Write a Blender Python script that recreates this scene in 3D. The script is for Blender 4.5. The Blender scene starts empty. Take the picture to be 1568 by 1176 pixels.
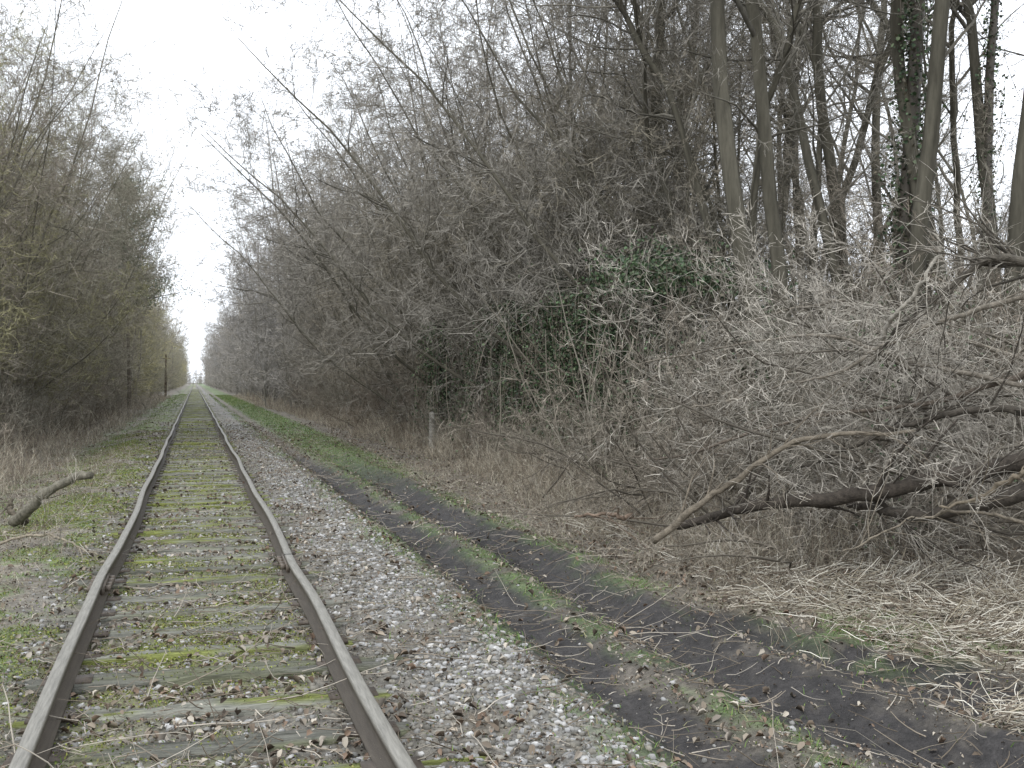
import bpy, math
import numpy as np
R=np.random.default_rng(11)
F=1700.;U0=784.;V0=585.;CX=-0.07;CZ=1.72
TH=math.atan(486/1700);S=math.sin(TH);C=math.cos(TH)
def PD(u,v,zc):
    xc=(u-U0)*zc/F
    return (CX+xc*C+zc*S, -xc*S+zc*C, CZ-(v-V0)*zc/F)
scn=bpy.context.scene
COL=scn.collection
# ---------------------------------------------------------------- noise
def h2(ix,iy,s):
    n=np.sin(ix*127.1+iy*311.7+s*74.7)*43758.5453
    return n-np.floor(n)
def vn(x,y,s=0):
    x=np.asarray(x,float);y=np.asarray(y,float)
    ix=np.floor(x);iy=np.floor(y);fx=x-ix;fy=y-iy
    fx=fx*fx*(3-2*fx);fy=fy*fy*(3-2*fy)
    return (h2(ix,iy,s)*(1-fx)+h2(ix+1,iy,s)*fx)*(1-fy)+(h2(ix,iy+1,s)*(1-fx)+h2(ix+1,iy+1,s)*fx)*fy
def fbm(x,y,s=0,o=4):
    r=0;a=.5;t=0
    for i in range(o):
        r=r+a*vn(x*2**i,y*2**i,s+i*3.3);t+=a;a*=.5
    return r/t
def ss(a,b,x):
    t=np.clip((x-a)/(b-a),0,1);return t*t*(3-2*t)
def band(x,a,b,s):
    return ss(a-s,a+s,x)*(1-ss(b-s,b+s,x))
# ---------------------------------------------------------------- mesh helpers
def mkmesh(name,V,faces,mat,col=None,smooth=False):
    V=np.asarray(V,np.float32).reshape(-1,3)
    me=bpy.data.meshes.new(name)
    me.vertices.add(len(V));me.vertices.foreach_set('co',V.ravel())
    loops=[];starts=[];o=0
    for f in faces:
        f=np.asarray(f,np.int32)
        if len(f)==0: continue
        k=f.shape[1];loops.append(f.ravel());starts.append(o+np.arange(len(f))*k);o+=f.size
    L=np.concatenate(loops);St=np.concatenate(starts).astype(np.int32)
    me.loops.add(len(L));me.loops.foreach_set('vertex_index',L)
    me.polygons.add(len(St));me.polygons.foreach_set('loop_start',St)
    if smooth: me.polygons.foreach_set('use_smooth',np.ones(len(St),bool))
    me.update(calc_edges=True)
    if col is not None:
        a=me.color_attributes.new('Col','FLOAT_COLOR','POINT')
        c=np.ones((len(V),4),np.float32);c[:,:3]=col
        a.data.foreach_set('color',c.ravel())
    me.materials.append(mat)
    return me
def obj(name,me,loc=(0,0,0),rot=0,sc=1,parent=None):
    o=bpy.data.objects.new(name,me);COL.objects.link(o)
    o.location=loc;o.rotation_euler=(0,0,rot)
    o.scale=(sc,sc,sc) if np.isscalar(sc) else sc
    if parent: o.parent=parent
    return o
def empty(name,loc=(0,0,0)):
    o=bpy.data.objects.new(name,None);COL.objects.link(o);o.location=loc;return o
def nrm(v):
    return v/np.maximum(np.linalg.norm(v,axis=-1,keepdims=True),1e-9)
class Acc:
    def __init__(s): s.v=[];s.q=[];s.t=[];s.c=[];s.n=0
    def add(s,V,q=None,t=None,c=(1,1,1)):
        V=V.reshape(-1,3)
        if q is not None: s.q.append(q.reshape(-1,4)+s.n)
        if t is not None: s.t.append(t.reshape(-1,3)+s.n)
        cc=np.empty((len(V),3));cc[:]=c
        s.v.append(V);s.c.append(cc);s.n+=len(V)
    def mesh(s,name,mat,smooth=False):
        fs=[]
        if s.q: fs.append(np.concatenate(s.q))
        if s.t: fs.append(np.concatenate(s.t))
        return mkmesh(name,np.concatenate(s.v),fs,mat,np.concatenate(s.c),smooth)
def tubes(acc,pts,rad,sides,col):
    B,K,_=pts.shape
    T=np.empty_like(pts);T[:,1:-1]=pts[:,2:]-pts[:,:-2];T[:,0]=pts[:,1]-pts[:,0];T[:,-1]=pts[:,-1]-pts[:,-2]
    T=nrm(T);D=nrm(pts[:,-1]-pts[:,0])
    ref=np.where(np.abs(D[:,2:3])>.7,np.array([[1.,0,0]]),np.array([[0,0,1.]]))[:,None,:]
    n1=nrm(np.cross(T,ref));n2=np.cross(T,n1)
    idx=np.arange(B*K*sides).reshape(B,K,sides)
    if sides==2:
        ph=R.uniform(0,np.pi,B)[:,None,None]
        w=(n1*np.cos(ph)+n2*np.sin(ph))*rad[:,:,None]*1.3
        V=np.stack([pts-w,pts+w],2)
        q=np.stack([idx[:,:-1,0],idx[:,:-1,1],idx[:,1:,1],idx[:,1:,0]],-1)
    else:
        a=np.arange(sides)*2*np.pi/sides
        V=pts[:,:,None,:]+rad[:,:,None,None]*(n1[:,:,None,:]*np.cos(a)[None,None,:,None]+n2[:,:,None,:]*np.sin(a)[None,None,:,None])
        nx=np.roll(idx,-1,axis=2)
        q=np.stack([idx[:,:-1],nx[:,:-1],nx[:,1:],idx[:,1:]],-1)
    col=np.asarray(col,float)
    if col.ndim==2: col=np.repeat(col,K*sides,axis=0)
    acc.add(V,q=q,c=col)
def grow(st,d,ln,K,wander,up,bias=None):
    B=len(st);pts=np.empty((B,K,3));pts[:,0]=st;d=nrm(d)
    step=(ln/(K-1))[:,None]
    for k in range(1,K):
        pts[:,k]=pts[:,k-1]+d*step
        d=d+R.normal(size=(B,3))*wander
        d[:,2]+=up
        if bias is not None: d=d+bias
        d=nrm(d)
    return pts
def spawn(pts,rad,ln,n,t0,t1,a0,a1):
    B,K,_=pts.shape
    pi=np.repeat(np.arange(B),n);N=len(pi)
    t=R.uniform(t0,t1,N);f=t*(K-1);i=np.minimum(f.astype(int),K-2);w=(f-i)[:,None]
    p=pts[pi,i]*(1-w)+pts[pi,i+1]*w
    T=nrm(pts[pi,i+1]-pts[pi,i])
    r=rad[pi,i]*(1-w[:,0])+rad[pi,i+1]*w[:,0]
    x=R.normal(size=(N,3));x=nrm(x-(x*T).sum(1,keepdims=True)*T)
    a=R.uniform(a0,a1,N)[:,None]
    return p,np.cos(a)*T+np.sin(a)*x,r,ln[pi],t
def tree(acc,st,d,ln,r0,K,sides,wander,up,levels,c0,c1,rmin=.004,bias=None,tpow=.8,fall=.5):
    t=np.linspace(0,1,K)[None,:]
    pts=grow(st,d,ln,K,wander,up,bias);rad=r0[:,None]*(1-t*.93)**tpow+rmin*.5
    tubes(acc,pts,rad,sides,c0)
    if sides>=8: acc.c[-1]=acc.c[-1]*R.uniform(.6,1.4,(len(acc.c[-1]),1))
    nl=len(levels);c0=np.array(c0);c1=np.array(c1)
    for li,L in enumerate(levels):
        n,t0,t1,a0,a1,ratio,K2,sd,wd,up2=L
        p,dd,r,pl,tt=spawn(pts,rad,ln,n,t0,t1,math.radians(a0),math.radians(a1))
        ln=pl*ratio*(1-fall*tt)*R.uniform(.5,1.3,len(tt))
        r0=np.maximum(r*R.uniform(.35,.6,len(r)),rmin)
        pts=grow(p,dd,ln,K2,wd,up2,bias if li==0 else None)
        t=np.linspace(0,1,K2)[None,:]
        rad=np.maximum(r0[:,None]*(1-t*.85),rmin*.45)
        f=min(1,(li+1)/max(1,nl-1))
        c=(c0*(1-f)+c1*f)*R.uniform(.6,1.4,(len(p),1))
        tubes(acc,pts,rad,sd,c)
def leaves(acc,pos,size,col,nmode='ground',tilt=.45,fold=.25,wid=.6):
    N=len(pos)
    c=R.normal(size=(N,3))
    if nmode=='ground': c=c*tilt+np.array([0,0,1.])
    c=nrm(c)
    a=R.normal(size=(N,3));a=nrm(a-(a*c).sum(1,keepdims=True)*c);b=np.cross(c,a)
    s=size[:,None]
    fo=(fold*R.uniform(.2,1.8,N))[:,None]
    def pt(u,v,w): return pos+s*(a*u+b*v*wid+c*w*fo)
    V=np.stack([pt(-.5,0,0),pt(-.2,-.45,.8),pt(.2,-.38,1),pt(.55,0,.3),pt(.2,.38,1),pt(-.2,.45,.8)],1)
    i=(np.arange(N)*6)[:,None]
    q=np.concatenate([i+np.array([[0,1,2,3]]),i+np.array([[3,4,5,0]])])
    acc.add(V,q=q,c=np.repeat(col,6,axis=0))
def cmix(N,cols,var=.25):
    cols=np.array(cols);k=R.integers(0,len(cols),N)
    return cols[k]*R.uniform(1-var,1+var,(N,1))
# ---------------------------------------------------------------- materials
def mat(name,base=None,nscale=8,namt=.35,rough=.9,bump=0,bscale=60,spec=.2,stretch=None):
    m=bpy.data.materials.new(name);m.use_nodes=True
    nt=m.node_tree;N=nt.nodes;Lk=nt.links
    b=N['Principled BSDF'];b.inputs['Roughness'].default_value=rough
    b.inputs['Specular IOR Level'].default_value=spec
    if base is None:
        s=N.new('ShaderNodeAttribute');s.attribute_name='Col';so=s.outputs['Color']
    else:
        s=N.new('ShaderNodeRGB');s.outputs[0].default_value=(*base,1);so=s.outputs[0]
    if nscale:
        g=N.new('ShaderNodeNewGeometry');mp=N.new('ShaderNodeMapping');Lk.new(g.outputs['Position'],mp.inputs['Vector'])
        if stretch: mp.inputs['Scale'].default_value=stretch
        n=N.new('ShaderNodeTexNoise');n.inputs['Scale'].default_value=nscale;n.inputs['Detail'].default_value=6;n.inputs['Roughness'].default_value=.65
        Lk.new(mp.outputs[0],n.inputs['Vector'])
        mr=N.new('ShaderNodeMapRange');mr.inputs['From Min'].default_value=.3;mr.inputs['From Max'].default_value=.7
        mr.inputs['To Min'].default_value=1-namt;mr.inputs['To Max'].default_value=1+namt
        Lk.new(n.outputs['Fac'],mr.inputs['Value'])
        mx=N.new('ShaderNodeVectorMath');mx.operation='SCALE'
        Lk.new(so,mx.inputs[0]);Lk.new(mr.outputs[0],mx.inputs['Scale']);Lk.new(mx.outputs[0],b.inputs['Base Color'])
    else: Lk.new(so,b.inputs['Base Color'])
    if bump:
        n2=N.new('ShaderNodeTexNoise');n2.inputs['Scale'].default_value=bscale;n2.inputs['Detail'].default_value=6
        Lk.new(mp.outputs[0],n2.inputs['Vector'])
        bp=N.new('ShaderNodeBump');bp.inputs['Strength'].default_value=bump;bp.inputs['Distance'].default_value=.02
        Lk.new(n2.outputs['Fac'],bp.inputs['Height']);Lk.new(bp.outputs[0],b.inputs['Normal'])
    return m
M_ground=mat('ground_soil',None,22,.5,.62,.9,60,spec=.35)
M_bark=mat('bark',None,0,.4,.9,spec=.1)
M_fbark=mat('forest_bark',None,5,.3,.9,spec=.1,stretch=(3,3,.5))
M_trunk=mat('rough_log_bark',None,7,.5,.9,.6,30,stretch=(3,3,3))
M_twig=mat('twigs',None,0,.25,.85,spec=.1)
M_leaf=mat('dead_leaves',None,0,.3,.75,spec=.25)
M_ivy=mat('ivy_leaves',None,0,.3,.5,spec=.35)
M_grass=mat('grass_blades',None,0,.2,.8,spec=.15)
M_stone=mat('ballast_stone',None,40,.3,.85)
M_rail=mat('rusty_rail',None,14,.35,.5,.25,120,spec=.35,stretch=(6,.4,6))
M_wood=mat('weathered_sleeper_wood',None,7,.55,.9,.9,26,stretch=(.5,7,7))
M_conc=mat('concrete_post',(.30,.29,.26),12,.4,.9,.4,60)
# ---------------------------------------------------------------- terrain
def rutR(Y): return 3.2+.07*np.sin(Y*.7)+np.where(Y<7,(7-Y)**2*.055,0)
def rutL(Y): return 2.34+.05*np.sin(Y*.6+1)-np.where(Y<7,(7-Y)*.03,0)
def rut3(Y): return 3.35+np.clip(8.6-Y,0,9)*.36
def gz(X,Y):
    X=np.asarray(X,float);Y=np.asarray(Y,float);aX=np.abs(X)
    z=-.1*ss(1.7,2.6,aX)
    z=z+ss(.86,1.0,aX)*(1-ss(1.7,2.3,aX))*.045+(aX<.68)*.012+(aX<.68)*.05*(fbm(X*1.1,Y*.8,63)-.5)
    near=1-ss(22,34,Y)
    rl=np.exp(-((X-rutL(Y))/.18)**2);rr=np.exp(-((X-rutR(Y))/.21)**2);r3=np.exp(-((X-rut3(Y))/.26)**2)*(1-ss(7.8,8.8,Y))
    z=z-near*(.085*rl+.105*rr)-.11*r3
    z=z+near*.055*(np.exp(-((X-2.76)/.17)**2)+.8*np.exp(-((X-rutR(Y)-.42)/.13)**2))
    z=z+.03*(fbm(X*1.3,Y*1.3,5)-.5)*ss(.9,2,aX)*2
    z=z+.022*(fbm(X*7,Y*7,9)-.5)*2
    z=z+(.07*(rl+rr)*near+.13*r3)*(fbm(X*6,Y*11,12)-.5)
    bank=ss(6.8,13,X)*1.7*(1-.5*ss(25,60,Y))+ss(5,30,-X)*.8
    z=z+bank+ss(5,9,aX)*.25*(fbm(X*.4,Y*.4,2)-.5)
    return z
def grid(a,steps):
    out=[a]
    for b,d in steps:
        while out[-1]<b-1e-6: out.append(out[-1]+d)
    return np.array(out)
xs=np.concatenate([-np.geomspace(900,7,26),grid(-6.5,[(-3,.15),(6,.04),(9,.15),(14,.5)]),np.geomspace(15,900,26)])
ys=np.concatenate([[-200,-80,-40,-20,-10,-5,-2,0],grid(1,[(3,.15),(14,.045),(24,.09),(40,.25),(80,1),(200,5)]),np.geomspace(210,2500,22)])
XX,YY=np.meshgrid(xs,ys,indexing='ij')
ZZ=gz(XX,YY)
def masks(X,Y):
    n1=fbm(X*1.6,Y*1.1,21);n2=fbm(X*4,Y*3,31);n3=fbm(X*.7,Y*.5,41);n4=fbm(X*9,Y*7,35)
    near=1-ss(22,32,Y)
    m={}
    m['gravel']=np.clip(band(X,1.15,1.95,.25)*ss(.33,.54,n1*.5+n2*.3+n4*.2),0,1)
    w=.5+.65*n2
    mud=near*np.maximum(np.exp(-((X-rutL(Y))/(.32*w+.04))**4)*ss(.18,.38,n1+.05),np.exp(-((X-rutR(Y))/(.42*w+.06))**4))
    mud3=np.exp(-((X-rut3(Y)+.05)/(.6*w))**4)*(1-ss(7.6,8.8,Y))
    mud=np.maximum(mud,mud3)
    mud=np.maximum(mud,band(X,3.3,4.3,.2)*(1-ss(5.,7,Y))*ss(.45,.58,n2)*.6)
    m['mud']=np.clip(mud*(.8+.9*ss(.3,.5,n4)),0,1)
    g=np.maximum(band(X,2.6,2.94,.09)*ss(.42,.56,n1*.4+n2*.3+n4*.3)*near*.85, band(X,2.65,4.2+Y*.003,.25)*ss(18,26,Y)*ss(.22,.42,n2+.05))
    g=np.maximum(g,band(X,3.5,3.95,.15)*ss(.46,.58,n1*.6+n4*.4)*near*ss(7,9,Y)*.85)
    g=np.maximum(g,band(X,4.1,5.3,.2)*band(Y,6.2,7.8,.3)*ss(.38,.52,n2)*.9)
    g=np.maximum(g,(1-ss(-1.2,-.9,X))*ss(-3.6,-2.6,X)*ss(.38,.56,n1*.5+n2*.5)*.6)
    g=np.maximum(g,band(X,1.7,2.15,.12)*ss(.44,.58,n3*.5+n2*.5)*.7)
    m['grass']=np.clip(g*(1-.6*mud),0,1)
    mo=band(X,-.68,.3,.15)*ss(.42,.57,n1*.35+n3*.35+n2*.3)+(1-ss(-.95,-.8,X))*ss(-3.0,-1.7,X)*ss(.42,.6,n1*.35+n3*.25+n2*.4)*.85+band(X,.3,.68,.1)*ss(.5,.62,n1)*.6
    m['moss']=np.clip(mo*(.55+.45*ss(5,8,Y)),0,1)
    m['straw']=np.clip(band(X,4.0,7.5,.3)*(1-ss(8.0,9.6,Y))*ss(.36,.56,n2*.6+n1*.4),0,1)*(1-m['mud'])
    return m
mk=masks(XX,YY)
def lay(c,m,col): return c*(1-m[...,None])+np.array(col)*m[...,None]
hf=fbm(XX*9,YY*9,51,3)[...,None];hf2=fbm(XX*1.2,YY*.9,53,3)[...,None]
c=np.zeros(XX.shape+(3,))+np.array([.15,.133,.105])
c=lay(c,band(XX,-1.3,1.2,.2)*.6,(.162,.154,.133))
c=lay(c,ss(4.6,6.5,np.abs(XX))*.7,(.09,.077,.059))
c=lay(c,band(XX,2.1,3.9,.3)*(1-ss(20,30,YY))*.7,(.085,.076,.063))
c=lay(c,mk['straw']*.6,(.24,.21,.155))
c=lay(c,mk['gravel']*.8,(.185,.181,.168))
c=lay(c,mk['moss']*.8,(.145,.163,.04))
c=lay(c,mk['mud'],(.030,.0275,.0265))
c=lay(c,mk['grass']*.8,(.095,.15,.045))
c=c*(.55+.9*hf)*(.7+.6*hf2)
nx,ny=XX.shape
I=np.arange(nx*ny).reshape(nx,ny)
q=np.stack([I[:-1,:-1],I[1:,:-1],I[1:,1:],I[:-1,1:]],-1).reshape(-1,4)
obj('ground',mkmesh('ground',np.stack([XX,YY,ZZ],-1),[q],M_ground,c.reshape(-1,3),True))
# ---------------------------------------------------------------- railway track
trk=empty('railway_track')
prof=np.array([(-.062,0),(-.062,.012),(-.012,.026),(-.009,.095),(-.034,.108),(-.036,.132),(-.028,.14),(.028,.14),(.036,.132),(.034,.108),(.009,.095),(.012,.026),(.062,.012),(.062,0)])
def wob(Y,s):
    return .012*np.sin(Y*.55+s)+.008*np.sin(Y*1.3+s*2)+.03*(fbm(Y*.05,Y*0+s,8)-.5)*ss(10,40,Y)-.035*np.exp(-((Y-9.4)/1.2)**2)
ry=np.concatenate([grid(-6,[(40,.5),(150,2)]),np.geomspace(155,1500,20)])
k=len(prof);RZ=.055
def box(a,x0_,x1,y0,y1,z0,z1,c):
    V=np.array([[x,y,z] for x in(x0_,x1) for y in(y0,y1) for z in(z0,z1)],float)
    a.add(V,q=np.array([[0,1,3,2],[4,6,7,5],[0,4,5,1],[2,3,7,6],[0,2,6,4],[1,5,7,3]]),c=c)
for nm,x0,s in(('left_rail',-.752,1.),('right_rail',.752,1.6)):
    cx=x0+wob(ry,s);zz=RZ+.008*np.sin(ry*.8+s)*(ry<60)
    V=np.stack([cx[:,None]+prof[None,:,0],np.repeat(ry[:,None],k,1),zz[:,None]+prof[None,:,1]],-1)
    idx=np.arange(len(ry)*k).reshape(-1,k);nxt=np.roll(idx,-1,1)
    q=np.stack([idx[:-1],nxt[:-1],nxt[1:],idx[1:]],-1).reshape(-1,4)
    cc=np.zeros((len(ry),k,3))+np.array([.065,.055,.043]);cc[:,5:9]=(.13,.122,.103);cc[:,6:8]=(.20,.192,.168)
    obj(nm,mkmesh(nm,V,[q],M_rail,cc.reshape(-1,3)),parent=trk)
    a=Acc();yj=9.35 if x0<0 else 10.;xx=x0+float(wob(np.array([yj]),s)[0])
    for sd in(-1,1):
        xa,xb=sorted((xx+sd*.012,xx+sd*.042));box(a,xa,xb,yj-.3,yj+.3,RZ+.03,RZ+.102,(.12,.10,.08))
        for dy in(-.22,-.08,.08,.22):
            xa,xb=sorted((xx+sd*.044,xx+sd*.085));box(a,xa,xb,yj+dy-.022,yj+dy+.022,RZ+.045,RZ+.09,(.12,.10,.08))
    box(a,xx-.037,xx+.037,yj-.006,yj+.006,RZ+.11,RZ+.1425,(.02,.02,.02))
    obj(nm+'_fishplate',a.mesh(nm+'_fishplate',M_rail),parent=trk)
a=Acc();pl=Acc()
y=1.6;nX=26;SL=[]
while y<260:
    w=.23*R.uniform(.75,1.1);L=2.5*R.uniform(.96,1.03);x0=R.uniform(-.05,.05);sk=R.uniform(-.03,.03)
    SL.append(y)
    top=R.uniform(.026,.052)
    gx=np.linspace(-L/2,L/2,nX);pr=np.array([(-.5,-.12),(-.5,-.016),(-.44,0),(-.15,.0),(0,-.006),(.15,0),(.44,0),(.5,-.016),(.5,-.12)])
    A,B=np.meshgrid(gx,np.arange(9),indexing='ij')
    ed=(fbm(A*5,B*0+y,3)-.5)*.08
    V=np.stack([A+x0,y+pr[B,0]*w*(1-.12*(np.abs(A)>L/2-.1))+ed*np.sign(pr[B,0])+sk*A,top+pr[B,1]+(fbm(A*3.5,B*1.3+y*7,4)-.5)*.035*(pr[B,1]>-.1)],-1)
    idx=np.arange(nX*9).reshape(nX,9)
    q=np.stack([idx[:-1,:-1],idx[1:,:-1],idx[1:,1:],idx[:-1,1:]],-1).reshape(-1,4)
    n=fbm(A*1.8+y,B*.5+y*3,6)
    base=np.array([.20,.20,.17])*R.uniform(.65,1.2)
    m=ss(.48,.6,n)[...,None]*(.9 if R.random()<.6 else .25)
    cc=base*(1-m)+np.array([.165,.185,.045])*m
    cc=cc*(.7+.6*fbm(A*4,B*2+y,13)[...,None])
    a.add(V,q=q,c=cc.reshape(-1,3))
    if y<45:
        for sx in(-.752,.752):
            V=np.array([[sx+dx*.13,y+dy*.08,top+dz] for dx in(-1,1) for dy in(-1,1) for dz in(-.006,.012)])
            pl.add(V,q=np.array([[0,1,3,2],[4,6,7,5],[0,4,5,1],[2,3,7,6],[0,2,6,4],[1,5,7,3]]),c=(.07,.055,.042))
    y+=.64+R.uniform(-.03,.03)
obj('sleepers',a.mesh('sleepers',M_wood),parent=trk)
obj('baseplates',pl.mesh('baseplates',M_rail),parent=trk)
SL=np.array(SL)
def onsl(X,Y):
    j=np.clip(np.searchsorted(SL,Y),1,len(SL)-1)
    d=np.minimum(np.abs(Y-SL[j]),np.abs(Y-SL[j-1]))
    return (d<.105)&(np.abs(X)<.9)
def scatter(N,x0,x1,y0,y1,wf):
    X=R.uniform(x0,x1,N);Y=y0*(y1/y0)**R.random(N)
    k=R.random(N)<wf(X,Y);X=X[k];Y=Y[k]
    return X,Y,gz(X,Y)
def topz(X,Y,Z): return np.where(onsl(X,Y),np.maximum(Z,.042),Z)
t=(1+5**.5)/2
ico=nrm(np.array([(-1,t,0),(1,t,0),(-1,-t,0),(1,-t,0),(0,-1,t),(0,1,t),(0,-1,-t),(0,1,-t),(t,0,-1),(t,0,1),(-t,0,-1),(-t,0,1)],float))
icf=np.array([(0,11,5),(0,5,1),(0,1,7),(0,7,10),(0,10,11),(1,5,9),(5,11,4),(11,10,2),(10,7,6),(7,1,8),(3,9,4),(3,4,2),(3,2,6),(3,6,8),(3,8,9),(4,9,5),(2,4,11),(6,2,10),(8,6,7),(9,8,1)])
def stones(name,X,Y,Z,size,cols):
    N=len(X);a=Acc()
    V=ico[None]*R.uniform(.7,1.2,(N,12,1))*R.uniform(.6,1.25,(N,1,3))
    an=R.uniform(0,6.28,N);ca,sa=np.cos(an)[:,None],np.sin(an)[:,None]
    x=V[...,0]*ca-V[...,1]*sa;y=V[...,0]*sa+V[...,1]*ca
    V=np.stack([x,y,V[...,2]*.7],-1)*size[:,None,None]
    V+=np.stack([X,Y,Z],-1)[:,None,:]
    a.add(V,t=(np.arange(N)*12)[:,None,None]+icf[None],c=np.repeat(cols,12,axis=0))
    obj(name,a.mesh(name,M_stone))
X,Y,Z=scatter(60000,-1.9,3.,2.5,45,lambda X,Y:np.clip(masks(X,Y)['gravel']*.9+.28*band(X,-1.1,1.3,.2)+.04,0,1)*(1-.8*masks(X,Y)['mud'])*~onsl(X,Y))
N=len(X);print('stones',N)
cols=cmix(N,[(.28,.28,.275),(.205,.202,.19),(.36,.356,.345),(.14,.133,.116),(.2,.188,.16)],.3)
stones('ballast_gravel',X,Y,Z+.003,R.uniform(.009,.028,N)*(1+Y*.01),cols)
def wl(X,Y):
    m=masks(X,Y)
    cl=ss(.4,.62,fbm(X*2.3,Y*2.3,77))
    w=.12+.7*cl+.25*(np.abs(X)<.7)*(1-ss(8,14,Y))+.35*(X>3.9)*(Y<12)
    w=w*(1-.85*m['mud'])*(1-.72*m['gravel'])*(1-.65*m['moss'])*(1-.5*m['grass'])
    w=np.where(onsl(X,Y),w*.22,w)
    return np.where(X<-1.2,w*.3,w)
lc=[(.19,.158,.122),(.15,.118,.088),(.275,.237,.188),(.37,.335,.28),(.09,.072,.056),(.18,.128,.092),(.24,.212,.178)]
X,Y,Z=scatter(60000,-4,8,3,50,wl);N=len(X)
a=Acc();leaves(a,np.stack([X,Y,topz(X,Y,Z)+R.uniform(.004,.026,N)],-1),R.uniform(.02,.06,N)*(1+Y*.01),cmix(N,lc,.3),tilt=.55,fold=.4)
X,Y,Z=scatter(160000,-3.6,6.5,3,40,lambda X,Y:(.9-.75*masks(X,Y)['mud'])*np.where(onsl(X,Y),.2,1));N=len(X)
leaves(a,np.stack([X,Y,topz(X,Y,Z)+R.uniform(.002,.014,N)],-1),R.uniform(.006,.02,N)*(1+Y*.02),cmix(N,lc+[(.28,.27,.245),(.06,.048,.038),(.13,.15,.05)],.35),tilt=.6,fold=.4)
obj('fallen_leaves',a.mesh('fallen_leaves',M_leaf))
X,Y,Z=scatter(240000,-3.2,.9,3,40,lambda X,Y:masks(X,Y)['moss']*np.where(onsl(X,Y),.35,1));N=len(X)
cols=cmix(N,[(.16,.19,.042),(.215,.235,.055),(.105,.145,.04),(.235,.225,.08)],.25)
a=Acc();leaves(a,np.stack([X,Y,topz(X,Y,Z)+R.uniform(0,.016,N)],-1),R.uniform(.006,.016,N)*(1+Y*.045),cols,tilt=.9)
obj('moss',a.mesh('moss',M_grass))
def blades(name,X,Y,Z,h,w,cols,lean=.5):
    N=len(X);b=np.stack([X,Y,Z],-1);an=R.uniform(0,6.28,N)
    d=np.stack([np.cos(an),np.sin(an),np.zeros(N)],-1)*w[:,None]
    t1=R.normal(size=(N,3))*lean;t1[:,2]=1;t1=nrm(t1)*h[:,None]
    mid=b+t1*.55;tip=b+t1+np.stack([t1[:,0],t1[:,1],-.25*h],-1)*.6
    V=np.stack([b-d,b+d,mid+d*.7,mid-d*.7,tip],1);i=(np.arange(N)*5)[:,None]
    a=Acc();a.add(V,q=i+np.array([[0,1,2,3]]),t=i+np.array([[3,2,4]]),c=np.repeat(cols,5,axis=0))
    obj(name,a.mesh(name,M_grass))
X,Y,Z=scatter(300000,-3.8,5.5,3,160,lambda X,Y:masks(X,Y)['grass']**1.2*.85+.035);N=len(X);print('grass',N)
blades('grass',X,Y,Z-.005,R.uniform(.02,.075,N)*(1+Y*.006),R.uniform(.0013,.0028,N)*(1+Y*.06),cmix(N,[(.105,.175,.045),(.14,.21,.06),(.08,.13,.04),(.24,.23,.13)],.25),.7)
X,Y,Z=scatter(90000,3.9,8.5,4.5,14,lambda X,Y:masks(X,Y)['straw']*(.12+.88*ss(.44,.6,fbm(X*1.8,Y*1.8,91)))+.05*(X>4.3));
X=X[:16000];Y=Y[:16000];Z=Z[:16000];N=len(X)
an=fbm(X*1.5,Y*1.5,17)*9;d=R.normal(size=(N,3))*.6;d[:,2]=np.abs(d[:,2])*.5;d[:,0]+=np.cos(an);d[:,1]+=np.sin(an)
a=Acc();p=grow(np.stack([X,Y,Z+R.uniform(0,.1,N)],-1),d,R.uniform(.05,.34,N),4,.2,-.07)
p[...,2]=np.maximum(p[...,2],gz(p[...,0],p[...,1])+.006)
tubes(a,p,np.repeat(R.uniform(.0012,.0042,N)[:,None],4,1),3,cmix(N,[(.48,.445,.37),(.33,.29,.22),(.62,.59,.51),(.16,.13,.1)],.25))
obj('flattened_straw',a.mesh('flattened_straw',M_grass))
X,Y,Z=scatter(14000,-4,6,3,40,lambda X,Y:.3+.7*(fbm(X,Y,15)>.5)*1.);
X=X[:7000];Y=Y[:7000];Z=Z[:7000];N=len(X)
d=R.normal(size=(N,3));d[:,2]=np.abs(d[:,2])*.12
p=grow(np.stack([X,Y,Z+.02],-1),d,R.uniform(.06,.35,N)*np.where(R.random(N)<.07,2.6,1),5,.18,0)
p[...,2]=np.maximum(p[...,2],gz(p[...,0],p[...,1])+.012+.02*(np.abs(p[...,0])<1.))
a=Acc();tubes(a,p,R.uniform(.0013,.005,N)[:,None]*np.linspace(1,.5,5)[None],3,cmix(N,[(.25,.215,.17),(.15,.125,.095),(.38,.345,.29)],.25))
obj('fallen_twigs',a.mesh('fallen_twigs',M_twig))
# ---------------------------------------------------------------- dry weeds
def weeds(name,X,Y,h,cols,lean=.3,side=3,rr=.0020):
    N=len(X);a=Acc();d=R.normal(size=(N,3))*lean;d[:,2]=1
    st=np.stack([X,Y,gz(X,Y)-.02],-1);sc=(1+Y*.03)
    p=grow(st,d,h,5,.16,-.06);rad=(rr*sc)[:,None]*np.linspace(1,.45,5)[None]
    tubes(a,p,rad,3,cols)
    if side:
        q,dd,r,pl,t=spawn(p,rad,h,side,.2,1,.3,1.1)
        ln=pl*R.uniform(.12,.4,len(t))
        p2=grow(q,dd,ln,3,.15,.0);tubes(a,p2,np.maximum(r,.0015)[:,None]*np.array([[.8,.6,.4]]),2,np.repeat(cols,side,axis=0)*1.1)
    return obj(name,a.mesh(name,M_twig))
tan=[(.35,.318,.25),(.23,.197,.15),(.28,.24,.185),(.46,.43,.35),(.15,.125,.098)]
def clump(X,Y,s): return .25+1.3*ss(.35,.68,fbm(X*.9,Y*.6,s))
N=9500;Y=9*(140/9)**R.random(N);X=-2.4-R.exponential(1.5,N)-.9*fbm(Y*.3,Y*0,3)
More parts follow.
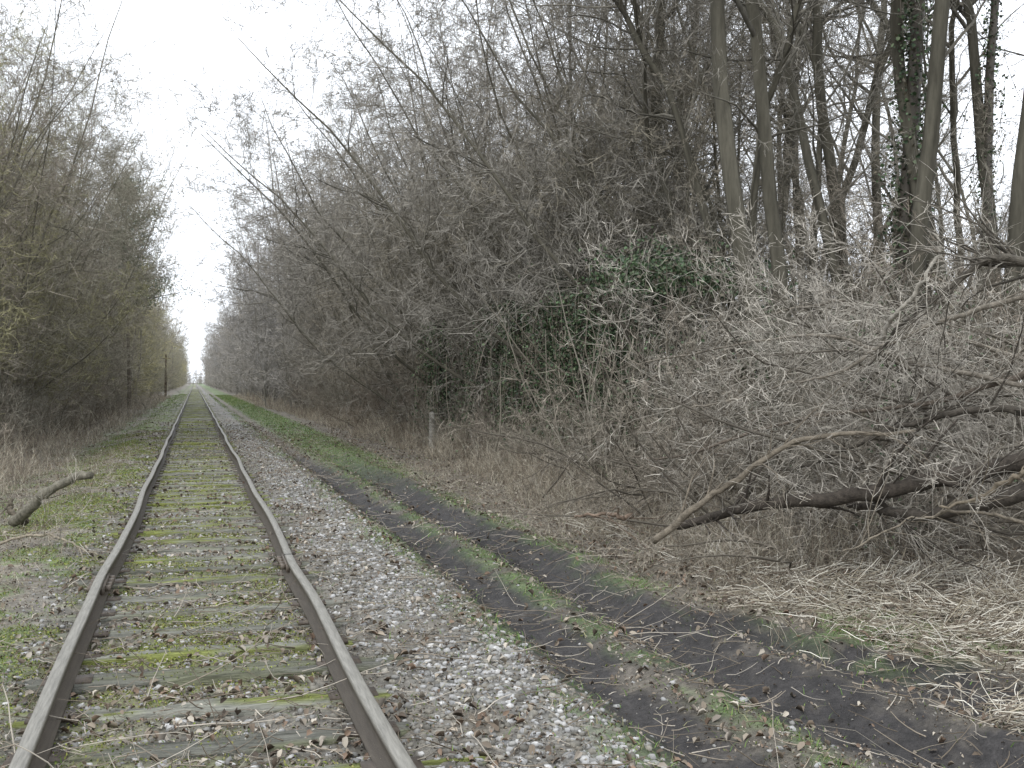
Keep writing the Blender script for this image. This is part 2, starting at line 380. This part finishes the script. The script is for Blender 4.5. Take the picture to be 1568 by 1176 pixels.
h=R.uniform(.25,.95,N)*ss(-.6,2.2,-2.9-X+.5)*clump(X,Y,7);weeds('dry_weeds',X,Y,np.maximum(h,.1),cmix(N,tan),lean=.35)
N=14000;Y=9.2*(150/9.2)**R.random(N);X=4.1+.7*fbm(Y*.3,Y*0,4)+R.exponential(1.3,N)+.6*ss(14,20,Y)*(1-ss(60,90,Y))
h=R.uniform(.25,.95,N)*ss(-.5,2.4,X-4.4)*clump(X,Y,9);weeds('dry_weeds',X,Y,np.maximum(h,.09),cmix(N,tan),lean=.35)
N=5500;Y=R.uniform(6.5,24,N);X=R.uniform(3.9,6.5,N);weeds('dry_grass',X,Y,R.uniform(.05,.26,N),cmix(N,tan),lean=.9,side=0)
N=4500;Y=R.uniform(4,30,N);X=R.uniform(-3.8,-1.4,N);weeds('dry_grass',X,Y,R.uniform(.05,.24,N),cmix(N,tan),lean=.8,side=0)
# ---------------------------------------------------------------- trees
bk=(.078,.073,.057);tw=(.245,.23,.20)
def arr(*a): return np.array(a,float)
def forest(seed,H,lowT,c1=tw,r=.135,wd=.07,n1=25):
    global R;R=np.random.default_rng(seed);a=Acc()
    tree(a,arr([0,0,-.2]),arr([R.normal()*.08-.03,R.normal()*.08,1]),arr(H),arr(r),20,10,wd,.045,
     [(n1,lowT,.98,30,70,.28,9,5,.2,.04),(7,.15,1,30,65,.5,6,3,.2,.03),(6,.15,1,25,65,.5,4,2,.18,.02),(4,.15,1,20,60,.6,3,2,.15,.02)],bk,c1)
    return a.mesh('forest_tree',M_fbark)
FT=[forest(1,18,.38),forest(2,16,.4,r=.10,wd=.1),forest(3,19,.38),forest(4,15,.26,r=.09,wd=.12)]
def edge(seed,H,c1=tw,lean=-.13,ns=6,rm=.0046,n1=21,spread=.27):
    global R;R=np.random.default_rng(seed);a=Acc()
    st=R.normal(size=(ns,3))*.4;st[:,2]=-.2
    d=R.normal(size=(ns,3))*spread;d[:,2]=1;d[:,0]+=lean
    tree(a,st,d,H*R.uniform(.6,1.02,ns),R.uniform(.03,.065,ns),14,6,.10,.05,
     [(n1,.08,.99,30,75,.3,9,4,.2,.02),(7,.12,1,30,65,.48,6,3,.19,.02),(6,.12,1,25,65,.52,4,2,.18,.01),(4,.1,1,20,60,.65,3,2,.15,.01)],(.10,.093,.073),c1,rmin=rm,bias=np.array([lean*.03,0,0]),fall=.36)
    return a.mesh('edge_tree',M_bark)
ET=[edge(11,15.5),edge(12,14,(.255,.233,.185)),edge(13,16.5,(.245,.233,.207)),edge(15,11,(.265,.24,.195),spread=.36)]
EA=[edge(14,13,lean=-.42,ns=5,n1=20)]
LT=[edge(21,17,(.25,.234,.185),.0,5),edge(22,15,(.29,.275,.155),-.03,6),edge(23,13,(.25,.223,.183),.0,6)]
def shrub(seed,H,c1,ns=16):
    global R;R=np.random.default_rng(seed);a=Acc()
    st=R.normal(size=(ns,3))*.6;st[:,2]=-.1
    d=R.normal(size=(ns,3))*.5;d[:,2]=1
    tree(a,st,d,H*R.uniform(.6,1.1,ns),R.uniform(.012,.025,ns),8,4,.13,-.02,
     [(10,.1,1,20,60,.4,5,3,.19,.02),(6,.1,1,20,60,.5,4,2,.19,.01),(4,.1,1,20,60,.6,3,2,.17,0)],(.12,.105,.083),c1,rmin=.0035)
    return a.mesh('shrub',M_bark)
SH=[shrub(31,3.4,(.24,.212,.175)),shrub(32,2.8,(.23,.198,.16)),shrub(33,3.8,(.215,.203,.167))]
def far(seed,H,c1):  # distance haze painted into the colour: trunk and twigs paler than near trees
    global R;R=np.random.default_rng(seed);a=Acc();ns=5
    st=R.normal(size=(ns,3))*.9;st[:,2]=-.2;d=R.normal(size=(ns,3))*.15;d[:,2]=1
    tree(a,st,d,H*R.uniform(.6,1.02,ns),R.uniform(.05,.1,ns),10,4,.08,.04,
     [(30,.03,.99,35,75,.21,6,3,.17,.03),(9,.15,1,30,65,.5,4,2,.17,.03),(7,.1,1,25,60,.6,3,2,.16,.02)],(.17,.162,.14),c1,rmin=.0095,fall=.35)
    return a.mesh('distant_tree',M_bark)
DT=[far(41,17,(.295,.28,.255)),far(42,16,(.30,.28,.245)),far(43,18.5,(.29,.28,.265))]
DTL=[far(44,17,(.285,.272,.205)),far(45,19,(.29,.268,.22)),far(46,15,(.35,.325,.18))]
R=np.random.default_rng(99)
def put(name,ml,X,Y,s=1,rot=None,parent=None):
    rot=R.uniform(0,6.28) if rot is None else rot
    return obj(name,ml[R.integers(len(ml))],(X,Y,float(gz(X,Y))),rot,s*np.array([1,1,R.uniform(.92,1.08)]),parent)
for u,zc,s,k in((1205,16,.95,0),(1252,15,1.05,2),(1318,17,1,1),(1395,15.5,1.0,0),(1165,19,.9,1),(1100,23,1,2),(1040,27,1,0),(1290,22,1,3),(1450,20,1,1),(1500,17,.9,2),(1548,15,1.,0),(985,30,1,1),(1350,26,1,0),(1420,28,1,2),(1230,30,1,1),(920,34,1,3),(1130,18,.8,1),(1480,24,1,3),(1270,26,.9,1),(1185,24,1,0),(1075,21,.8,3),(1340,20,.9,2),(1525,22,1,0),(1230,19,.85,3),(1430,17.5,.85,3)):
    x,y_,_=PD(u,V0,zc);obj('forest_tree',FT[k],(x,y_,float(gz(x,y_))),R.uniform(0,6.28),s)
for i in range(26):
    put('forest_tree',FT,R.uniform(13,36),R.uniform(14,70),R.uniform(.8,1.1))
for Y in np.arange(20,62,2.4):
    iv=(17.5<Y<34)
    put('edge_tree',ET,(10.2 if iv else 7.9)+R.uniform(-.5,1.0),Y+R.uniform(-1,1),R.uniform(.9,1.08),R.uniform(-.9,.9))
    if Y>26:put('edge_tree',ET,12.2+R.uniform(-1,1.5),Y+R.uniform(-1,1),R.uniform(.9,1.1))
put('edge_tree',[ET[3]],9.9,17,.7,.2)
for x,y_,s in((10.6,18.5,.9),(9.9,23,.95),(9.6,28,1.),(9.3,33,1.),(8.6,38,1.)): put('edge_tree',EA,x,y_,s,R.uniform(-.5,.4))
for Y in np.arange(27,64,2.6):
    put('bare_tree',LT,-6.5+R.uniform(-.8,.6),Y+R.uniform(-1,1),R.uniform(.75,1.0))
    put('bare_tree',LT,-9.6+R.uniform(-1,1),Y+R.uniform(-1,1),R.uniform(.9,1.15))
for i in range(7): put('forest_tree',FT,R.uniform(-18,-11),R.uniform(40,75),R.uniform(.8,1))
for Y in np.arange(12,70,1.8):
    iv=(17.5<Y<34)
    put('shrub',SH,(9.2 if iv else 6.9)+R.uniform(-.4,1.),Y,R.uniform(.7,1.05)*(.65 if 15<Y<20 else 1))
    put('shrub',SH,10.9+R.uniform(-.6,1.5),Y,R.uniform(.8,1.15))
for x,y_ in((6.6,29),(6.7,25.6),(6.6,22.2),(6.5,19.5)): put('shrub',SH,x,y_,.55)
for Y in np.arange(18,70,2.):
    put('shrub',SH,-5.0+R.uniform(-.6,.4),Y,R.uniform(.55,.9))
    put('shrub',SH,-7.4+R.uniform(-.8,.8),Y,R.uniform(.9,1.2))
for i in range(22): put('shrub',SH,R.uniform(11.5,24),R.uniform(12,40),R.uniform(.8,1.2))
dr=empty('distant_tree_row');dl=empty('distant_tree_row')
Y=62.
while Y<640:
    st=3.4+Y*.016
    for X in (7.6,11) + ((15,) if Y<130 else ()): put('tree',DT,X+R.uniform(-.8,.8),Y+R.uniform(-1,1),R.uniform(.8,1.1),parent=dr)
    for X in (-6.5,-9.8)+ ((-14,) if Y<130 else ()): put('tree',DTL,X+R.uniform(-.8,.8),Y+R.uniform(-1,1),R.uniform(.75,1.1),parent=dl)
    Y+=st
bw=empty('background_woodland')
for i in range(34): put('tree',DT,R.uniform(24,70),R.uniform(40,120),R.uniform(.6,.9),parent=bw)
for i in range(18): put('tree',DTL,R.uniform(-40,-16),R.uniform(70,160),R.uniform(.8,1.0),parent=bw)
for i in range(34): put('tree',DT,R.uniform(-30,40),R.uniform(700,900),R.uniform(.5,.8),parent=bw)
# ---------------------------------------------------------------- ivy
ivc=[(.045,.078,.036),(.062,.102,.046),(.03,.052,.027),(.105,.14,.075),(.09,.08,.055)]
def ivy(name,base,H,rad,N,lean=(0,0),strands=26):
    a=Acc();x,y_,z=base
    p=grow(arr([x,y_,z-.1]),arr([lean[0],lean[1],1.]),arr(H),10,.05,.02)
    tubes(a,p,np.linspace(.14,.07,10)[None],8,(.06,.052,.04))
    t=R.random(N)**.75;f=t*9;i=np.minimum(f.astype(int),8);w=(f-i)[:,None]
    c=p[0,i]*(1-w)+p[0,i+1]*w
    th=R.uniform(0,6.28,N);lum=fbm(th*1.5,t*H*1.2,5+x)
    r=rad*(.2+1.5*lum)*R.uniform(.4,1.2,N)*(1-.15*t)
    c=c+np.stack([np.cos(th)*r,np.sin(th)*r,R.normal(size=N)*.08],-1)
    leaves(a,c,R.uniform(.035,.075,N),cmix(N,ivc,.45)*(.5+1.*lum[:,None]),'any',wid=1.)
    n=strands;st=p[0,R.integers(5,10,n)]+R.normal(size=(n,3))*np.array([rad*1.1,rad*1.1,.3])
    h=grow(st,R.normal(size=(n,3))*.15+np.array([0,0,-1]),R.uniform(.8,3.,n),9,.08,-.06);tubes(a,h,np.full((n,9),.007),3,cmix(n,[(.22,.19,.15),(.14,.12,.09)],.3))
    m=n*30;b=R.integers(0,n,m);kk=R.integers(0,8,m);w=R.random((m,1));leaves(a,h[b,kk]*(1-w)+h[b,kk+1]*w+R.normal(size=(m,3))*.045,R.uniform(.035,.07,m),cmix(m,ivc,.4),'any',wid=1.)
    obj(name,a.mesh(name,M_ivy))
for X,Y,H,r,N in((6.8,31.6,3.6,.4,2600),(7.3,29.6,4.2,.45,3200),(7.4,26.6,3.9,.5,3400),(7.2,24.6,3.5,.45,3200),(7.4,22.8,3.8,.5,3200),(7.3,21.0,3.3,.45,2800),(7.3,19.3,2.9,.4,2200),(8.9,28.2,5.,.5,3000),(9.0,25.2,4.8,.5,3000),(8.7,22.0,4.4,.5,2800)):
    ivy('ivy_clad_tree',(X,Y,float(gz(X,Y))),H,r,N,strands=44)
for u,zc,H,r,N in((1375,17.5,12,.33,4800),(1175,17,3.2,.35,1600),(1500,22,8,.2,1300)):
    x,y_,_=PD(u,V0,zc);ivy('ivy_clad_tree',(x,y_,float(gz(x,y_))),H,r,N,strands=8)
a=Acc();N=4200
cx,cy,cz=PD(1020,395,18.5)
th=R.uniform(0,6.28,N);ph=np.arccos(R.uniform(-.3,1,N));rr=(.2+1.4*fbm(th*2,ph*3,8))*R.uniform(.4,1.15,N)
pos=np.stack([cx+1.9*rr*np.cos(th)*np.sin(ph),cy+1.3*rr*np.sin(th)*np.sin(ph),cz-.5+.75*rr*np.cos(ph)],-1)
leaves(a,pos,R.uniform(.04,.075,N),cmix(N,ivc,.4),'any',wid=1.)
ns=70;tubes(a,grow(np.stack([cx+R.normal(size=ns)*1.1,cy+R.normal(size=ns)*.6,np.full(ns,.6)],-1),R.normal(size=(ns,3))*.3+np.array([0,0,1]),R.uniform(1.5,3.8,ns),6,.12,0),np.repeat(np.linspace(.02,.006,6)[None],ns,0),4,(.15,.135,.105))
obj('ivy_thicket',a.mesh('ivy_thicket',M_ivy))
N=12000;Y=R.uniform(9.5,34,N);X=6.6+R.exponential(1.6,N);k=fbm(X*.8,Y*.5,61)>.48;X=X[k];Y=Y[k];N=len(X)
a=Acc();leaves(a,np.stack([X,Y,gz(X,Y)+R.uniform(.1,2.6,N)],-1),R.uniform(.025,.06,N),cmix(N,ivc,.3)*1.2,'any',wid=.9)
obj('bramble_foliage',a.mesh('bramble_foliage',M_ivy))
# pine at left
a=Acc();x,y_,_=PD(198,V0,70);p=grow(arr([x,y_,0]),arr([0,0,1.]),arr(14.8),10,.02,.02);r1=np.linspace(.13,.03,10)[None];tubes(a,p,r1,8,(.10,.085,.065))
q,dd,r,pl_,t_=spawn(p,r1,arr(14.),64,.4,1,1.1,1.5)
p2=grow(q,dd,3.8*(1.15-t_)*R.uniform(.4,1.6,len(t_)),5,.08,.04);tubes(a,p2,np.repeat(np.linspace(.04,.01,5)[None],len(q),0),4,(.08,.065,.045))
N=14000;bi=R.integers(0,len(q),N);ki=R.integers(1,5,N);leaves(a,p2[bi,ki]+R.normal(size=(N,3))*.32,R.uniform(.1,.18,N),cmix(N,[(.05,.085,.042),(.08,.12,.055)],.3),'any',wid=.3)
obj('pine_tree',a.mesh('pine_tree',M_ivy))
# ---------------------------------------------------------------- brush pile
R=np.random.default_rng(5)
a=Acc();n=78
gc=(.11,.098,.08);gt=(.36,.335,.29)
st=np.stack([R.uniform(7.,10.5,n),R.uniform(8.2,14.5,n),R.uniform(.1,1.55,n)],-1)
st[:,2]+=gz(st[:,0],st[:,1])*.6
d=np.stack([R.uniform(-1,-.35,n),R.normal(size=n)*.4-.1,R.uniform(.0,.58,n)],-1)
tree(a,st,d,R.uniform(2.2,4.2,n),R.uniform(.012,.03,n),11,5,.15,-.045,
 [(12,.1,1,15,60,.4,7,3,.2,.0),(6,.1,1,20,65,.5,5,3,.2,-.01),(4,.1,1,20,60,.6,4,2,.2,-.01)],gc,gt,rmin=.003)
n=125
st=np.stack([R.uniform(4.9,9.5,n),R.uniform(8.8,16,n),R.uniform(.0,.6,n)],-1);d=R.normal(size=(n,3));d[:,2]=np.abs(d[:,2])*.6+.15;d[:,0]-=.5
tree(a,st,d,R.uniform(1.,2.4,n),R.uniform(.007,.016,n),7,4,.17,-.05,
 [(9,.1,1,15,60,.45,5,3,.19,.0),(6,.1,1,20,65,.5,4,2,.2,-.01),(4,.1,1,20,60,.6,3,2,.18,0)],gc,(.21,.187,.152),rmin=.0026)
obj('brush_pile',a.mesh('brush_pile',M_twig))
def log(name,pts,r0,r1,col,twig=0):
    pts=np.array(pts,float);n=len(pts);K=30
    s=np.linspace(0,n-1,K);i=np.minimum(s.astype(int),n-2);f=s-i
    p0=pts[np.clip(i-1,0,n-1)];p1=pts[i];p2=pts[i+1];p3=pts[np.clip(i+2,0,n-1)];f=f[:,None]
    p=.5*(2*p1+(p2-p0)*f+(2*p0-5*p1+4*p2-p3)*f**2+(3*p1-p0-3*p2+p3)*f**3)
    jit=np.cumsum(R.normal(size=(K,3)),0);jit-=np.linspace(0,1,K)[:,None]*jit[-1];p+=jit*.012
    rad=np.linspace(r0,r1,K)*R.uniform(.88,1.14,K)
    p=np.concatenate([p[:1],p,p[-1:]]);p[0]+=(p[1]-p[2])*.02;p[-1]+=(p[-2]-p[-3])*.02
    rad=np.concatenate([[.001],rad,[.001]])
    a=Acc();tubes(a,p[None],rad[None],10,col)
    if twig:
        q,dd,r,pl,t=spawn(p[None],rad[None],arr(1.2),twig,.1,.95,.4,1.0)
        r2=np.maximum(r*.35,.005)[:,None]*np.linspace(1,.3,6)[None]
        p2=grow(q,dd,R.uniform(.3,1.1,twig),6,.18,.02);tubes(a,p2,r2,5,col)
        q,dd,r,pl,t=spawn(p2,r2,np.ones(twig)*.6,6,.2,1,.4,.9)
        p3=grow(q,dd,R.uniform(.1,.5,len(q)),4,.2,.0);tubes(a,p3,np.full((len(q),1),.0032)*np.linspace(1,.5,4)[None],3,gt)
    return obj(name,a.mesh(name,M_trunk,True))
bc=(.17,.148,.115);dk=(.052,.044,.036)
log('fallen_branch',[PD(1002,828,10.3),PD(1060,775,10.1),PD(1130,728,9.9),PD(1200,682,9.8),PD(1290,667,9.5),PD(1400,660,9.4)],.036,.014,(.165,.142,.11),12)
log('fallen_log',[PD(1040,806,10.7),PD(1150,775,10.1),PD(1290,757,9.7),PD(1420,738,9.4),PD(1620,690,9.1)],.04,.085,dk,18)
log('fallen_log',[PD(1300,770,9.9),PD(1390,778,9.4),PD(1480,772,9.1),PD(1620,742,8.8)],.03,.07,(.06,.052,.043),12)
log('fallen_branch',[PD(1440,775,8.9),PD(1500,758,8.8),PD(1560,728,8.6),PD(1640,700,8.4)],.01,.032,(.16,.135,.10),6)
log('fallen_branch',[PD(1640,420,8.7),PD(1560,402,8.8),PD(1500,396,8.9),PD(1440,440,9.1),PD(1375,495,9.3),PD(1330,560,9.6)],.045,.008,(.085,.076,.062),24)
log('fallen_branch',[PD(1428,352,9.1),PD(1440,390,9.),PD(1424,430,8.9),PD(1385,480,9.1),PD(1350,520,9.4)],.008,.022,(.29,.27,.23),12)
log('broken_stick',[PD(880,790,12.),PD(925,784,11.9),PD(968,789,11.8)],.012,.03,(.16,.12,.09),4)
log('fallen_branch',[PD(1290,850,8.9),PD(1370,815,8.9),PD(1450,790,8.9),PD(1568,800,8.8)],.006,.014,bc,12)
log('fallen_branch',[PD(1050,625,10.5),PD(1180,600,10.2),PD(1300,560,9.9),PD(1420,500,9.6),PD(1600,450,9.3)],.006,.026,(.18,.16,.13),36)
log('fallen_branch',[PD(980,560,12),PD(1100,545,11.5),PD(1250,520,11),PD(1400,560,10.4),PD(1600,600,9.9)],.006,.026,(.18,.16,.13),36)
log('fallen_branch',[PD(960,700,12),PD(1050,690,11.5),PD(1200,640,11),PD(1400,620,10.4),PD(1600,560,9.9)],.006,.03,(.12,.10,.08),36)
log('fallen_branch',[PD(1060,490,13),PD(1160,490,12.5),PD(1290,460,12),PD(1420,500,11.4),PD(1600,560,10.9)],.006,.026,(.18,.16,.13),30)
log('fallen_branch',[PD(1180,720,10.6),PD(1300,690,10.2),PD(1440,640,9.8),PD(1620,630,9.4)],.008,.04,(.075,.066,.054),24)
log('broken_branch',[PD(22,800,13.2),PD(60,772,13.),PD(100,745,12.8),PD(138,728,12.6)],.065,.045,(.15,.14,.11),0)
log('broken_branch',[PD(20,765,13.4),PD(25,785,13.3),PD(38,800,13.2)],.02,.045,(.11,.095,.072),4)
log('fallen_branch',[PD(-30,835,11.4),PD(40,818,11.3),PD(90,828,11.),PD(150,850,10.4)],.018,.006,(.24,.21,.16),10)
# ---------------------------------------------------------------- posts
def post(name,x,y_,h,w,m,tilt=0):
    z0=float(gz(x,y_))-.2;V=[];n=6
    for i in range(n+1):
        f=i/n;ww=w*(1-.12*f)
        for dx,dy in((-1,-1),(1,-1),(1,1),(-1,1)): V.append((x+dx*ww/2+tilt*f*h+R.normal()*.003,y_+dy*ww/2+R.normal()*.003,z0+f*(h+.2)))
    V.append((x+tilt*h,y_,z0+h+.2+w*.35))
    q=[[i*4+k,i*4+(k+1)%4,i*4+4+(k+1)%4,i*4+4+k] for i in range(n) for k in range(4)]
    tr=[[n*4+k,n*4+(k+1)%4,n*4+4] for k in range(4)]
    return obj(name,mkmesh(name,V,[np.array(q),np.array(tr)],m))
x,y_,_=PD(661,V0,31);post('concrete_fence_post',x,y_,.95,.15,M_conc,.01)
x,y_,_=PD(675,V0,32.5);post('concrete_fence_post',x,y_,.6,.10,M_conc,-.03)
a=Acc();tubes(a,np.array([[(-3.6,147,-.3),(-3.58,147,2.5),(-3.55,147,5.2),(-3.55,147,5.25)]]),np.array([[.15,.13,.11,.001]]),8,(.07,.055,.04))
tubes(a,np.array([[(-4.1,147,4.7),(-3.0,147,4.7)]]),np.array([[.05,.05]]),6,(.07,.055,.04))
obj('telegraph_pole',a.mesh('telegraph_pole',M_bark))
# ---------------------------------------------------------------- sky & light
w=bpy.data.worlds.new('World');scn.world=w;w.use_nodes=True;nt=w.node_tree
bg=nt.nodes['Background'];sk=nt.nodes.new('ShaderNodeTexSky');sk.sky_type='NISHITA';sk.sun_disc=False
EL=math.radians(46);AZ=math.radians(215)
sk.sun_elevation=EL;sk.sun_rotation=AZ;sk.dust_density=4;sk.ozone_density=1
hs=nt.nodes.new('ShaderNodeHueSaturation');hs.inputs['Saturation'].default_value=.25;nt.links.new(sk.outputs[0],hs.inputs['Color'])
mx=nt.nodes.new('ShaderNodeMix');mx.data_type='RGBA';mx.inputs['Factor'].default_value=.82
nt.links.new(hs.outputs[0],mx.inputs[6]);mx.inputs[7].default_value=(13.2,13.8,14.8,1)
nt.links.new(mx.outputs[2],bg.inputs['Color']);bg.inputs['Strength'].default_value=.15
sl=bpy.data.lights.new('sun','SUN');sl.energy=1.5;sl.angle=math.radians(10);sl.color=(1,.98,.95)
so=bpy.data.objects.new('sun',sl);COL.objects.link(so)
from mathutils import Vector
sd=Vector((math.sin(AZ)*math.cos(EL),math.cos(AZ)*math.cos(EL),math.sin(EL)))
so.rotation_euler=sd.to_track_quat('Z','Y').to_euler();so.location=(0,-10,30)
cam=bpy.data.cameras.new('camera');cam.sensor_width=36;cam.lens=F/1568*36;cam.clip_end=4000;cam.clip_start=.05
co=bpy.data.objects.new('camera',cam);COL.objects.link(co);co.location=(CX,0,CZ)
co.rotation_euler=(math.radians(90)-math.atan(3/F),0,-TH)
scn.camera=co
scn.view_settings.view_transform='Standard';scn.view_settings.look='None';scn.view_settings.exposure=0
print('objs',len(bpy.data.objects))
